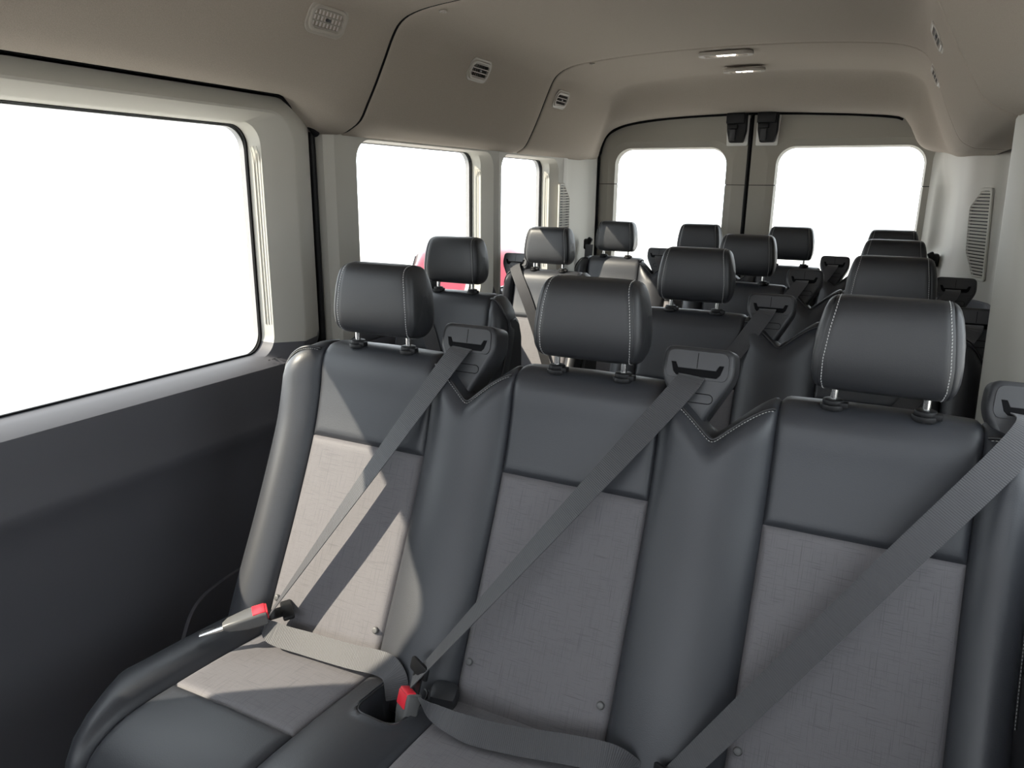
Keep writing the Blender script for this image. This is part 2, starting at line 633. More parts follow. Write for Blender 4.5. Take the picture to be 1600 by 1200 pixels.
strip_wall('lower_panel', lowpoly, 1.80, 4.14, DARKTRIM, wl).matrix_parent_inverse = Matrix.Translation(-wl.location)
# corner trim behind the last window, bent plan line
plan = [(-.884, 3.645), (-.884, 3.69), (-.888, 3.705), (-.897, 3.74), (-.899, 3.80), (-.899, 4.03), (-.894, 4.06), (-.880, 4.085), (-.874, 4.105), (-.874, 4.14)]
V = [(x, y, .85) for x, y in plan] + [(x, y, 1.56) for x, y in plan]
n = len(plan)
child('corner_trim', mesh('corner_trim', V, [(i, i + 1, n + i + 1, n + i) for i in range(n - 1)], TRIM, True, 60), wl)
# black door-seal channel between sliding door and pillar
pz = Parts()
pz.box((-.965, 1.795, .98), (.03, .09, 1.30))
child('door_gap', pz.mesh('door_gap', RUBBER), wl)
Vt, Ft = tube([(-.93, 1.806, .12), (-.93, 1.806, 1.50), (-.925, 1.80, 1.56)], .010, 10)
child('door_seal', mesh('door_seal', Vt, Ft, BLACK), wl)
# seal running along the top of the sliding door, under the headliner lip
Vt, Ft = tube([(-.892, -.1, 1.630), (-.892, 1.60, 1.630), (-.893, 1.655, 1.622), (-.896, 1.70, 1.598), (-.900, 1.76, 1.558), (-.905, 1.80, 1.53)], .010, 10)
child('door_seal', mesh('door_seal', Vt, Ft, RUBBER), wl)

# outer skins with the same openings
def skin(name, x, cells, zt, parent):
    for c, G in cells:
        y0, y1 = c
        lo = [(x, y, z) for y, z in rrect(G[0], G[1], G[2], G[3], .06, 8)]
        mid = [(x, y, z) for y, z in rrect(y0, y1, .0, zt, .0005, 8)]
        inn = [(x * .982, y, z) for y, z in rrect(G[0], G[1], G[2], G[3], .06, 8)]
        child('outer_skin', loops_mesh([inn, lo, mid], SKIN, None, 'outer_skin'), parent)


skin('skin', -1.0, [((.05, 1.84), (G1[0], G1[1], G1[2], 1.535)), ((1.84, 2.92), G2), ((2.92, 4.24), G3)], 1.70, wl)
skin('skin', -1.0, [((-1.5, .05), GF)], 1.70, wl)
pane('window_4', GF, -.985, .05)
frontpoly = [(-.90, 1.64), (-.90, 1.53)]
child('window_frame', side_frame(GF, [(0, 0, 0, 0, -.985, .055), (.05, .05, .03, .03, -.90, .07), (.2, .10, .10, .04, -.895, .01)], .05, mats=[TRIM, DARKTRIM], fmat=low_split), wl)
strip_wall('lower_panel', lowpoly, -1.4, -.10, DARKTRIM, wl).matrix_parent_inverse = Matrix.Translation(-wl.location)

# --- right side
wr = empty('wall_right', (0.95, 1.5, 0), kind='structure')
GR1 = (0.20, 1.55, 0.95, 1.52)
GRF = GF
for G in (GR1,):
    child('window_frame', side_frame(G, [(0, 0, 0, 0, 1.03, .05), (.006, .006, .004, .006, 1.0, .055), (.06, .06, .02, .03, .985, .07), (.10, .10, .03, .05, .983, .01)], .05, mats=[TRIM, DARKTRIM], fmat=lambda c: 1 if c.z < .94 else 0), wr)
skin('skin', 1.06, [((.05, 1.84), GR1), ((-1.5, .05), GRF)], 1.70, wr)
pane('window_5', GR1, 1.045, .05)
pane('window_6', GRF, 1.045, .05)
child('window_frame', side_frame(GRF, [(0, 0, 0, 0, 1.03, .05), (.05, .05, .03, .03, .92, .07), (.2, .14, .10, .04, .90, .01)], .05, mats=[TRIM, DARKTRIM], fmat=low_split), wr)
# pillar trim (nearest light upright at the picture's right edge)
plan0 = [(.985, 1.58), (.93, 1.60), (.880, 1.66), (.868, 1.72), (.864, 1.90), (.867, 1.945), (.876, 1.975), (.91, 2.0), (.99, 2.02)]
V = []
zs = [.84, .95, 1.05, 1.25, 1.40, 1.48, 1.545]
for z in zs:
    dx = .022 * (1.545 - z) / .6
    V += [(x + dx, y, z) for x, y in plan0]
child('pillar_trim', mesh('pillar_trim', V, grid_faces(len(zs), len(plan0)), TRIM, True, 60), wr)
# corner trim with the sculpted scoop beside the back door
pt = np.array([(.80, 4.14), (.815, 4.12), (.826, 4.10), (.834, 4.07), (.842, 4.03), (.858, 3.97), (.885, 3.85), (.905, 3.765), (.937, 3.65), (1.0, 3.52), (1.04, 3.44), (1.045, 3.2), (1.045, 2.0)])
pm_ = np.array([(.80, 4.14), (.818, 4.10), (.832, 4.075), (.880, 4.05), (.904, 4.03), (.911, 3.98), (.9100, 3.80), (.9135, 3.745), (.937, 3.65), (1.0, 3.52), (1.04, 3.44), (1.045, 3.2), (1.045, 2.0)])


def corner_plan(z):
    t = .42 + .58 * float(sstep(1.37, 1.53, z))
    q = pm_ + (pt - pm_) * t
    b = float(1 - sstep(1.05, 1.15, z))
    q = q + (pt - pm_) * (1 - t) * b * np.array([[1.0]] * 8 + [[0.0]] * 5)
    q[6:11, 0] += .083 * (1.40 - z) * np.array([.3, .6, 1, 1, .3])
    return spline(q, 4)


zs = [.955, 1.0, 1.05, 1.08, 1.11, 1.15, 1.20, 1.30, 1.37, 1.41, 1.45, 1.49, 1.53, 1.57]
V = []
for z in zs:
    V += [(x, y, z) for x, y in corner_plan(z)]
n_c = len(corner_plan(1.2))
child('corner_trim', mesh('corner_trim', V, grid_faces(len(zs), n_c), TRIM, True, 50), wr)
V = []
for z, d in ((.958, .002), (.953, -.012), (.90, -.018), (.70, -.03), (.02, -.02)):
    V += [(x + d, y, z) for x, y in corner_plan(.955)]
child('lower_panel', mesh('lower_panel', V, grid_faces(5, n_c), DARKTRIM, True, 50), wr)
strip_wall('lower_panel', [(.983, .92), (.985, .90), (.985, .7), (.99, .02)], -1.4, 2.0, DARKTRIM, wr).matrix_parent_inverse = Matrix.Translation(-wr.location)
child('outer_skin', mesh('outer_skin', [(1.06, 1.84, 0), (1.06, 4.24, 0), (1.06, 4.24, 1.7), (1.06, 1.84, 1.7)], [(0, 1, 2, 3)], SKIN, False), wr)

# --- back doors
YD = 4.135


def back_door(name, x0, x1, G, flip):
    root = empty(name, ((x0 + x1) / 2, YD + .03, 0), kind='structure')
    a0, a1, b0, b1 = G

    def loop(l, r, t, d, y, rr):
        return [(x, y, z) for x, z in rrect(a0 - l, a1 + r, b0 - d, b1 + t, rr, 10)]
    ow = (.012, .050)
    li, ri = (ow[1], ow[0]) if flip else (ow[0], ow[1])
    L, R_ = a0 - x0, x1 - a1
    l1 = [loop(0, 0, 0, 0, YD + .05, .085), loop(.003, .003, .003, .003, YD + .035, .086), loop(.008, .008, .008, .008, YD + .012, .09),
          loop(.034, .034, .034, .034, YD + .006, .11), loop(.045, .045, .042, .045, YD, .115),
          loop(L, R_, 1.80 - b1, b0 - .02, YD, .002), loop(L, R_, 1.80 - b1, b0 - .02, YD + .05, .002)]
    # split at the moulded joint line by cutting two panels
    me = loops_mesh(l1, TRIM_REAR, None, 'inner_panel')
    bm = bmesh.new()
    bm.from_mesh(me)
    zc = 1.4135
    bmesh.ops.bisect_plane(bm, geom=list(bm.verts) + list(bm.edges) + list(bm.faces), plane_co=(0, 0, zc + .0016), plane_no=(0, 0, 1))
    bmesh.ops.bisect_plane(bm, geom=list(bm.verts) + list(bm.edges) + list(bm.faces), plane_co=(0, 0, zc - .0016), plane_no=(0, 0, 1))
    bm.faces.ensure_lookup_table()
    dead = [f for f in bm.faces if abs(f.calc_center_median().z - zc) < .0015]
    bmesh.ops.delete(bm, geom=dead, context='FACES')
    up = bm.copy()
    bmesh.ops.delete(up, geom=[f for f in up.faces if f.calc_center_median().z < zc], context='FACES')
    bmesh.ops.delete(bm, geom=[f for f in bm.faces if f.calc_center_median().z > zc], context='FACES')
    for b_, nm in ((up, 'upper_panel'), (bm, 'lower_panel')):
        m2 = bpy.data.meshes.new(nm)
        b_.to_mesh(m2)
        b_.free()
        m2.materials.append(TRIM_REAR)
        m2.polygons.foreach_set('use_smooth', [True] * len(m2.polygons))
        m2.set_sharp_from_angle(angle=math.radians(28))
        child(nm, m2, root)
    bpy.data.meshes.remove(me)
    back = [[(x, y, z) for x, z in rrect(a0 - .004, a1 + .004, b0 - .004, b1 + .004, .086, 10)] for y in (YD + .052,)] + [[(x, YD + .06, z) for x, z in rrect(x0 - .025, x1 + .025, .0, 1.86, .002, 10)]]
    child('outer_skin', loops_mesh(back, RUBBER, None, 'outer_skin'), root)
    Lp = rrect(a0 - .006, a1 + .006, b0 - .006, b1 + .006, .088, 10)
    k = len(Lp)
    V = [(x, YD + .053, z) for x, z in Lp] + [(x, YD + .057, z) for x, z in Lp]
    F = [list(range(k)), list(range(2 * k - 1, k - 1, -1))] + [(i, (i + 1) % k, k + (i + 1) % k, k + i) for i in range(k)]
    child('pane', mesh('pane', V, F, GLASS, False), root)
    return root


back_door('door_2', -.872, -.052, (-.772, -.168, .93, 1.598), False)
back_door('door_3', -.034, .845, (.098, .766, .93, 1.598), True)
# weather strip around the arch and up the middle
tr1 = empty('trim_1', (0, YD, 0), kind='structure')
arch = [(-.868, .30), (-.868, .9), (-.868, 1.50), (-.862, 1.58), (-.838, 1.655), (-.79, 1.70), (-.68, 1.735), (-.42, 1.760), (0, 1.768), (.40, 1.752), (.60, 1.735), (.65, 1.722)]
Vt, Ft = tube([(x, 4.118, z) for x, z in spline(arch, 5)], .0085, 8)
child('arch_seal', mesh('arch_seal', Vt, Ft, RUBBER), tr1)
Vt, Ft = tube([(.838, 4.125, z) for z in np.linspace(.3, 1.57, 12)], .008, 8)
child('jamb_seal', mesh('jamb_seal', Vt, Ft, RUBBER), tr1)
pz = Parts()
pz.box((-.043, YD + .012, .95), (.022, .02, 1.62))
child('centre_seal', pz.mesh('centre_seal', RUBBER), tr1)
Vt, Ft = tube([(-.049, YD - .002, z) for z in np.linspace(.2, 1.745, 10)], .0065, 8)
child('centre_bead', mesh('centre_bead', Vt, Ft, BLACK), tr1)
# front end of the cabin behind the camera: bulkhead below an open windscreen
pz = Parts()
pz.box((0.03, -1.42, .45), (2.06, .05, .90))
link('wall_front', pz.mesh('wall_front', DARKTRIM), kind='structure')
link('window_7', mesh('window_7', [(-.95, -1.40, .9), (1.0, -1.40, .9), (.9, -1.36, 1.72), (-.85, -1.36, 1.72)], [(0, 1, 2, 3)], GLASS, False), kind='structure')

# ------------------------------------------------------------------ seats
HW = 0.150        # half width of the centre panel
BACK = [(-.300, .385), (-.2465, .503), (-.164, .670), (-.092, .830), (-.062, .925), (-.050, .985), (-.041, 1.012), (-.020, 1.031), (.012, 1.035), (.045, 1.027), (.060, 1.0), (.068, .93)]
CUSH = [(-.690, .20), (-.706, .30), (-.708, .375), (-.694, .420), (-.655, .448), (-.60, .460), (-.50, .456), (-.40, .448), (-.30, .437), (-.235, .430)]
BACKC = spline(BACK, 8)
CUSHC = spline(CUSH, 8)
BSEAM = 0.834     # height of the cross seam on the back
CSEAM = -.507     # depth of the cross seam on the cushion


def cut_curve(c, key, lo=None, hi=None):
    """piece of a (y,z) polyline between values of one coordinate (monotone part)"""
    m = len(c)
    idx = np.arange(m)
    if lo is not None:
        idx = idx[[c[i, key] >= lo for i in idx]]
    if hi is not None:
        idx = idx[[c[i, key] <= hi for i in idx]]
    return c[idx[0]:idx[-1] + 1]


def curve_until(c, key, val):
    """first part of the curve up to the first crossing of val"""
    for i in range(1, len(c)):
        if (c[i - 1, key] - val) * (c[i, key] - val) <= 0:
            t = (val - c[i - 1, key]) / (c[i, key] - c[i - 1, key] + 1e-12)
            p = c[i - 1] + (c[i] - c[i - 1]) * t
            return np.vstack([c[:i], p]), np.vstack([p, c[i:]])
    return c, c[-1:]


def recline(z, dz):
    """forward shift that keeps a lowered point on the leaning back"""
    z0 = min(z, 1.0)
    return float(np.interp(z0 + dz, BACKC[:50, 1], BACKC[:50, 0]) - np.interp(z0, BACKC[:50, 1], BACKC[:50, 0]))


EDGE = [0, .0025, .006, .012, .022]


def param(L, step, e0=True, e1=True):
    a = list(EDGE) if e0 else [0, step * .5]
    b = [L - x for x in (EDGE if e1 else [0, step * .5])][::-1]
    mid = list(np.linspace(a[-1], b[0], max(2, int((b[0] - a[-1]) / step) + 1)))[1:-1]
    return np.array(a + mid + b)


def groove(d, depth):
    return -depth * np.exp(-(np.maximum(d, 0) / .0050) ** 1.3)


def sweep(name, curve, profile, m, org, y0, disp=None, edges=(1, 1, 1, 1), depth=.008, ustep=.02, vstep=.02, fade=None, extra=None):
    """profile (x, offset) swept along curve (y, z); edges (x0, x1, v0, v1) tuck into the seams"""
    prof = np.asarray(profile, float)
    Lu = length(prof)
    us = param(Lu, ustep, edges[0], edges[1])
    P, _ = resample(prof, us)
    Lv = length(curve)
    vs = param(Lv, vstep, edges[2], edges[3])
    C, _ = resample(curve, vs)
    T = np.gradient(C, axis=0)
    T /= np.linalg.norm(T, axis=1)[:, None] + 1e-12
    Nn = np.stack([-T[:, 1], T[:, 0]], 1)
    V = []
    for i in range(len(us)):
        gu = 0
        if edges[0]:
            gu = min(gu, groove(us[i], depth))
        if edges[1]:
            gu = min(gu, groove(Lu - us[i], depth))
        for j in range(len(vs)):
            gv = 0
            if edges[2]:
                gv = min(gv, groove(vs[j], depth))
            if edges[3]:
                gv = min(gv, groove(Lv - vs[j], depth))
            off = P[i, 1]
            if fade is not None:
                off = off * fade(C[j, 0], C[j, 1], off)
            off = off + min(gu, gv)
            x = P[i, 0]
            y, z = C[j] + Nn[j] * off
            if extra is not None:
                y, z = extra(x, y, z)
            if disp is not None:
                dz_ = disp(x, z)
                y += recline(z, dz_)
                z = z + dz_
            V.append((x, y + y0, z))
    return mesh(name, V, grid_faces(len(us), len(vs)), m, True, 60, org)


def bolster_profile(a, b, h, n=14):
    t = np.linspace(0, 1, n)
    return [(a + (b - a) * k, h * math.sin(math.pi * k) ** .75) for k in t]


def outer_profile(a, s, w, h=.030, back=-.085):
    """from the seam at a outward in direction s"""
    pts = [(0, 0), (.022 * w / .112, .018), (.052 * w / .112, h), (.082 * w / .112, h * .80), (.102 * w / .112, h * .15), (w - .002, -.028), (w, -.055), (w - .004, back)]
    q = spline([(a + s * x, o) for x, o in pts], 4)
    return q if s > 0 else q[::-1]


# --- headrest (origin at the top ridge centre)
hp = spline([(.0, .0), (-.028, -.004), (-.043, -.022), (-.051, -.070), (-.052, -.118), (-.042, -.146), (-.012, -.156), (.020, -.155), (.038, -.138), (.043, -.090), (.040, -.036), (.026, -.007), (.0, .0)], 4)[:-1] * np.array([1.0, 1.01])


def hw_at(z):
    return float(np.interp(-z, [0, .02, .05, .10, .135, .157], [.081, .084, .089, .094, .0935, .089]))


hcen = np.array([-.004, -.083])
V = []
nst = 13
for t in np.linspace(-1, 1, nst):
    for y, z in hp:
        k = 1 - .018 * abs(t) ** 6
        q = hcen + (np.array([y, z]) - hcen) * k
        V.append((t * hw_at(z), q[0], q[1]))
seqs = [(.0018, .972), (.0048, .955), (.0085, .915), (.0115, .845), (.0138, .72), (.0152, .50), (.016, .22)]
VL, VR = [], []
nh = len(hp)
for sgn in (-1, 1):
    rows = []
    for dx, k in ([(.0008, .962)] + seqs):
        row = []
        for y, z in hp:
            q = hcen + (np.array([y, z]) - hcen) * k
            row.append((sgn * (.091 + (hw_at(z) - .091) * max(0, (k - .22) / .74) + dx), q[0], q[1]))
        rows.append(row)
    if sgn < 0:
        rows = rows[::-1]
        for r_ in rows:
            VL += r_
    else:
        for r_ in rows:
            VR += r_
allV = VL + V + VR
nrow = len(allV) // nh
HF = grid_faces(nrow, nh, 0, True)
HF.append(list(range(nh)))
HF.append([(nrow - 1) * nh + k for k in range(nh)])
HEADREST_ME = fix_normals(mesh('headrest', allV, HF, HEADREST_LEATHER, True, 70))

# stitching dashes down both seams of the headrest
ps = Parts()
hs, Lh = resample(np.vstack([hp, hp[:1]]), np.arange(0, .36, .0052))
for sgn in (-1, 1):
    for i in range(len(hs) - 1):
        y, z = hs[i]
        if y > .03:
            continue
        d = hs[i + 1] - hs[i]
        ang = math.atan2(d[1], d[0])
        q = hcen + (np.array([y, z]) - hcen) * .986
        x = sgn * (hw_at(z) - .0045)
        ps.box((x, q[0], q[1]), (.0012, .0033, .0012), (ang, 0, 0))
STITCH_ME = ps.mesh('stitching', STITCH)
POST_ME = Parts().cyl((0, 0, 0), .0058, .075, None, 16).mesh('post', STEEL)
pc = Parts()
pc.cyl((0, 0, -.004), .0195, .010, None, 24, bev=.002)
pc.cyl((0, 0, .004), .0165, .010, None, 24, bev=.003)
pc.box((.017, -.004, .001), (.014, .016, .010), None, .002)
COLLAR_ME = pc.mesh('collar', BLACK)
pb = Parts()
pb.cyl((0, 0, 0), .0078, .006, (math.radians(64), 0, 0), 16, r2=.006, bev=.0012)
BUTTON_ME = pb.mesh('button', BUCKLE)

# --- shoulder belt guide (local: x across, y up, z towards the front)
GO = poly_round([(-.063, .0), (.063, .0), (.066, -.050), (.050, -.082), (.014, -.150), (-.014, -.150), (-.050, -.082), (-.066, -.050)], [.018, .018, .02, .02, .008, .008, .02, .02], 5)
SLOT = [(-.047, -.030), (-.039, -.030), (-.034, -.040), (.034, -.040), (.039, -.030), (.047, -.030), (.042, -.047), (.036, -.053), (-.036, -.053), (-.042, -.047)]
GUIDE_BODY_ME = plate('guide_shell', GO, [], .033, .009, GUIDE, 3)
GF_ = poly_round([(-.054, -.007), (.054, -.007), (.056, -.048), (.050, -.058), (-.050, -.058), (-.056, -.048)], [.014, .014, .008, .006, .006, .008], 4)
GUIDE_FACE_ME = plate('guide_face', GF_, [SLOT], .0018, .0006, GUIDE, 1)
GUIDE_SLOT_ME = Parts().box((0, -.041, 0), (.100, .030, .0012)).mesh('slot_shadow', RUBBER)
pg = Parts()
pg.box((0, -.0245, 0), (.0012, .028, .0010))
GUIDE_LINE_ME = pg.mesh('face_split', RUBBER)
Vt, Ft = tube([(x, y, 0) for x, y in rrect(-.024, .034, -.100, -.083, .008, 5)], .0007, 5, True)
GUIDE_COVER_ME = mesh('cover_outline', Vt, Ft, RUBBER)


def add_guide(root, x, y, z, yaw=0.0, tilt=-0.26):
    """x,y,z: middle of the top front edge, relative to the root"""
    g = link('belt_guide', GUIDE_BODY_ME, root, (0, 0, 0))
    # local (x, y, z) -> world (x, z up, -y front)
    base = Matrix(((1, 0, 0), (0, 0, -1), (0, 1, 0))).to_4x4()
    R_ = Matrix.Rotation(yaw, 4, 'Z') @ Matrix.Rotation(tilt, 4, 'X') @ base
    Mx = Matrix.Translation((x, y, z)) @ R_ @ Matrix.Translation((0, 0, -.033))
    g.matrix_basis = Mx
    f = link('guide_face', GUIDE_FACE_ME, g, (0, 0, .0338))
    s = link('slot', GUIDE_SLOT_ME, g, (0, 0, .0337))
    l = link('face_split', GUIDE_LINE_ME, g, (0, 0, .0354))
    c = link('cover_outline', GUIDE_COVER_ME, g, (0, 0, .0333))
    return g


def ribbon_mesh(name, pts, wds, width, thick=.0016, n=10, org=(0, 0, 0), m=None):
    P = spline(pts, n)
    W = spline(wds, n)
    V = []
    T = np.gradient(P, axis=0)
    for i in range(len(P)):
        t = T[i] / np.linalg.norm(T[i])
        w = W[i] - t * (W[i] @ t)
        w /= np.linalg.norm(w)
        nn = np.cross(t, w) * thick / 2
        wv = w * (width if np.isscalar(width) else np.interp(i / (len(P) - 1), np.linspace(0, 1, len(width)), width)) / 2
        V += [P[i] - wv + nn, P[i] + wv + nn, P[i] + wv - nn, P[i] - wv - nn]
    F = grid_faces(len(P), 4, 0, True) + [(0, 1, 2, 3), tuple(4 * (len(P) - 1) + k for k in range(4))]
    me = mesh(name, V, F, m or WEB, True, 45, org)
    uvl = me.uv_layers.new(name='UVMap')
    L = np.concatenate([[0], np.cumsum(np.linalg.norm(np.diff(P, axis=0), axis=1))])
    for poly in me.polygons:
        for li in poly.loop_indices:
            vi = me.loops[li].vertex_index
            uvl.data[li].uv = ((0 if vi % 4 in (0, 3) else 1) * .046, L[vi // 4])
    return me


def make_seat(name, label, cat, xs, left, right, y0, guides, belts=True, group=None, detail=2, seat_hw=HW, left_notch=False, right_notch=True, cloth_low=True):
    """xs: seat centres; left/right: outer edges; guides: list of (seat index, side)"""
    cx = (left + right) / 2
    org = np.array([cx, y0 - .30, 0])
    root = empty(name, org, label=label, cat=cat, group=group)
    hw = seat_hw
    notches = [(xs[i] + xs[i + 1]) / 2 for i in range(len(xs) - 1)]
    ust, vst = (.012, .018) if detail >= 2 else (.02, .03)

    def disp_mid(xn):
        def d(x, z):
            k = float(sstep(.86, 1.02, z))
            a = abs(x - xn)
            t = min(1, math.sqrt(a * a + .00006) / .092)
            v = .080 * (1 - t) ** 1.25
            return -v * k
        return d

    def disp_edge(xe, s, w, drop):
        def d(x, z):
            t = max(0, (x - (xe - s * w)) * s / w)
            return -drop * t ** 2.2 * float(sstep(.78, 1.02, z))
        return d
    low, up = curve_until(BACKC, 1, BSEAM)
    roll_end = curve_until(BACKC, 0, .012)[0]

    def ffade(y, z, off):
        # bulge dies out over the top roll
        k = 1 - float(sstep(-.056, -.012, y)) * float(sstep(.93, 1.005, z))
        return k if off > 0 else max(k, .25)
    for x in xs:
        fl = [(x - hw, 0), (x - hw * .5, .002), (x, .003), (x + hw * .5, .002), (x + hw, 0)]
        link('back_insert', sweep('back_insert', low, fl, CLOTH, org, y0, ustep=.04, vstep=.03), root)
        link('upper_panel', sweep('upper_panel', up, fl, LEATHER, org, y0, ustep=.04, vstep=.016), root)
        if detail >= 2:
            for s in (-1, 1):
                b = link('button', BUTTON_ME, root, np.array([x + s * (hw - .017), y0 - .2490, .505]) - org)
    for i in range(len(xs) - 1):
        a, b = xs[i] + hw, xs[i + 1] - hw
        link('bolster', sweep('bolster', roll_end, bolster_profile(a, b, .030), LEATHER, org, y0, disp_mid(notches[i]), ustep=ust, vstep=vst, fade=ffade), root)
    wl_, wr_ = xs[0] - hw - left, right - xs[-1] - hw
    top_full = curve_until(BACKC, 0, .03)[0]
    link('bolster', sweep('bolster', top_full, outer_profile(xs[0] - hw, -1, wl_), LEATHER, org, y0, disp_edge(left, -1, wl_, .062), edges=(0, 1, 1, 0), ustep=ust, vstep=vst, fade=ffade), root)
    link('bolster', sweep('bolster', top_full, outer_profile(xs[-1] + hw, 1, wr_), LEATHER, org, y0, disp_edge(right, 1, wr_, .062), edges=(1, 0, 1, 0), ustep=ust, vstep=vst, fade=ffade), root)
    # shell behind the covers
    loop = [(-.275, .40), (-.225, .503), (-.14, .67), (-.068, .83), (-.035, .93), (-.022, .985), (-.006, 1.015), (.03, 1.018), (.060, .995), (.078, .93), (.085, .70), (.05, .50), (-.02, .36), (-.20, .34)]
    lp = np.array(loop)
    cen = lp.mean(0)
    stx = sorted(set([left + .004, left + .010, left + .025, left + .06, right - .004, right - .010, right - .025, right - .06] + [nx + k for nx in notches for k in (-.10, -.075, -.05, -.025, 0, .025, .05, .075, .10)] + list(np.linspace(left + .1, right - .1, 5))))
    V = []
    for x in stx:
        de = min(x - left, right - x)
        sh = 1 if de > .024 else (.975 if de > .009 else .95)
        dz = 0
        for nx in notches:
            dz += .085 * (1 - float(sstep(.02, .10, abs(x - nx))))
        ed = .055 * max(0, 1 - de / .09) ** 1.6
        for y, z in cen + (lp - cen) * sh:
            k = float(sstep(.80, 1.0, z))
            V.append((x, y + y0, z - (dz + ed) * k))
    nl = len(lp)
    F = grid_faces(len(stx), nl, 0, True) + [list(range(nl)), [(len(stx) - 1) * nl + k for k in range(nl)]]
    link('back_shell', mesh('back_shell', V, F, SHELL, True, 45, org), root)
    # piping along the top edge of each bolster
    pipes = []
    T_ = np.gradient(BACKC, axis=0)
    T_ /= np.linalg.norm(T_, axis=1)[:, None]

    def edge_pt(x, off, d, yk=-.036):
        k = next(i_ for i_ in range(len(BACKC)) if BACKC[i_, 0] > yk)
        n2 = np.array([-T_[k, 1], T_[k, 0]])
        o2 = off * ffade(BACKC[k, 0], BACKC[k, 1], off) + .0022
        y, z = BACKC[k] + n2 * o2
        dz_ = d(x, z)
        return (x, y0 + y + recline(z, dz_), z + dz_)
    for i in range(len(xs) - 1):
        a, b = xs[i] + hw, xs[i + 1] - hw
        d = disp_mid(notches[i])
        pipes.append([edge_pt(a + (b - a) * k, .030 * math.sin(math.pi * k) ** .75, d) for k in np.linspace(.02, .98, 40)])
    for s, e, w in ((-1, left, wl_), (1, right, wr_)):
        a = xs[0] - hw if s < 0 else xs[-1] + hw
        pr = outer_profile(a, s, w)
        if s < 0:
            pr = pr[::-1]
        d = disp_edge(e, s, w, .062)
        pts = [edge_pt(x, off, d) for x, off in pr[1:-9]]
        zz = pts[-1][2]
        for z in (.955, .90, .82, .72, .62):
            if z < zz - .015:
                yb = float(np.interp(z, BACKC[:60, 1], BACKC[:60, 0]))
                pts.append((e + s * .0005, y0 + yb + .034, z))
        pipes.append(spline(pts, 2))
    for pts in pipes:
        V, F = tube(np.asarray(pts), .0034, 7)
        link('piping', mesh('piping', V, F, PIPING, True, 60, org), root)
        if detail >= 2:
            st = Parts()
            q = np.asarray(pts, float)
            seg = np.concatenate([[0], np.cumsum(np.linalg.norm(np.diff(q, axis=0), axis=1))])
            for t in np.arange(.004, seg[-1] - .004, .0055):
                a_ = np.array([np.interp(t, seg, q[:, k]) for k in range(3)])
                b_ = np.array([np.interp(t + .003, seg, q[:, k]) for k in range(3)])
                dv = Vector(b_ - a_)
                st.box(tuple((a_ + b_) / 2 + np.array([0, -.0050, -.0030])), (.0032, .0010, .0010), dv.to_track_quat('X', 'Z').to_matrix())
            link('stitching', st.mesh('stitching', STITCH, org), root, kind='stuff')
    # headrests
    for x in xs:
        h = link('headrest', HEADREST_ME, root, np.array([x, y0, 1.222]) - org)
        if detail >= 1:
            link('stitching', STITCH_ME, h, kind='stuff')
        for s in (-1, 1):
            link('post', POST_ME, h, (s * .068, -.012, -.175))
            link('collar', COLLAR_ME, root, np.array([x + s * .068, y0 - .012, 1.0395]) - org)
    # cushions
    cpre, cpost = curve_until(CUSHC[16:], 0, CSEAM)
    cpre = np.vstack([CUSHC[:16], cpre])
    for x in xs:
        fl = [(x - hw, 0), (x - hw * .5, .002), (x, .003), (x + hw * .5, .002), (x + hw, 0)]
        link('cushion_insert', sweep('cushion_insert', cpost, fl, CLOTH, org, y0, ustep=.04, vstep=.03), root)
        link('cushion_front', sweep('cushion_front', cpre, fl, LEATHER, org, y0, ustep=.04, vstep=.02), root)
    for i in range(len(xs) - 1):
        a, b = xs[i] + hw, xs[i + 1] - hw
        mid = (a + b) / 2 + .012
        if detail >= 2:
            def pocket(x, y, z, mid=mid):
                dx, dy = abs(x - mid) / .045, abs(y + .358) / .062
                r_ = (dx ** 4 + dy ** 4) ** .25
                return y, z - .085 * (1 - float(sstep(.88, 1.04, r_))) + .004 * math.exp(-((r_ - 1.12) / .08) ** 2)
            link('cushion_bolster', sweep('cushion_bolster', CUSHC, bolster_profile(a, b, .016), LEATHER, org, y0, ustep=.005, vstep=.0055, extra=pocket), root)
            rim = [(mid + .0465 * math.copysign(abs(math.cos(t)) ** .5, math.cos(t)), -.358 + .064 * math.copysign(abs(math.sin(t)) ** .5, math.sin(t))) for t in np.linspace(0, 2 * math.pi, 60)[:-1]]
            pts = []
            for x, y in rim:
                zz = float(np.interp(y, CUSHC[24:, 0], CUSHC[24:, 1])) + .016 * math.sin(math.pi * (x - a) / (b - a)) ** .75
                pts.append((x, y + y0, zz + .001))
            V, F = tube(pts, .0022, 6, True)
            link('pocket_rim', mesh('pocket_rim', V, F, PIPING, True, 60, org), root)
        else:
            link('cushion_bolster', sweep('cushion_bolster', CUSHC, bolster_profile(a, b, .016), LEATHER, org, y0), root)
    cw = .030

    def cdisp(xe, s, w):
        def e(x, y, z):
            t = max(0, (x - (xe - s * w)) * s / w)
            return y + .14 * t ** 1.8 * float(1 - sstep(-.70, -.48, y)), z
        return e
    link('cushion_bolster', sweep('cushion_bolster', CUSHC, outer_profile(xs[0] - hw, -1, wl_, .024, -.17), LEATHER, org, y0, edges=(0, 1, 1, 1), ustep=.012, fade=None, extra=cdisp(left, -1, wl_)), root)
    link('cushion_bolster', sweep('cushion_bolster', CUSHC, outer_profile(xs[-1] + hw, 1, wr_, .024, -.17), LEATHER, org, y0, edges=(1, 0, 1, 1), ustep=.012, extra=cdisp(right, 1, wr_)), root)
    # base and legs
    bs = Parts()
    bs.box(((left + right) / 2, y0 - .40, .27), (right - left - .05, .56, .20), None, .03)
    link('seat_base', bs.mesh('seat_base', SHELL, org), root)
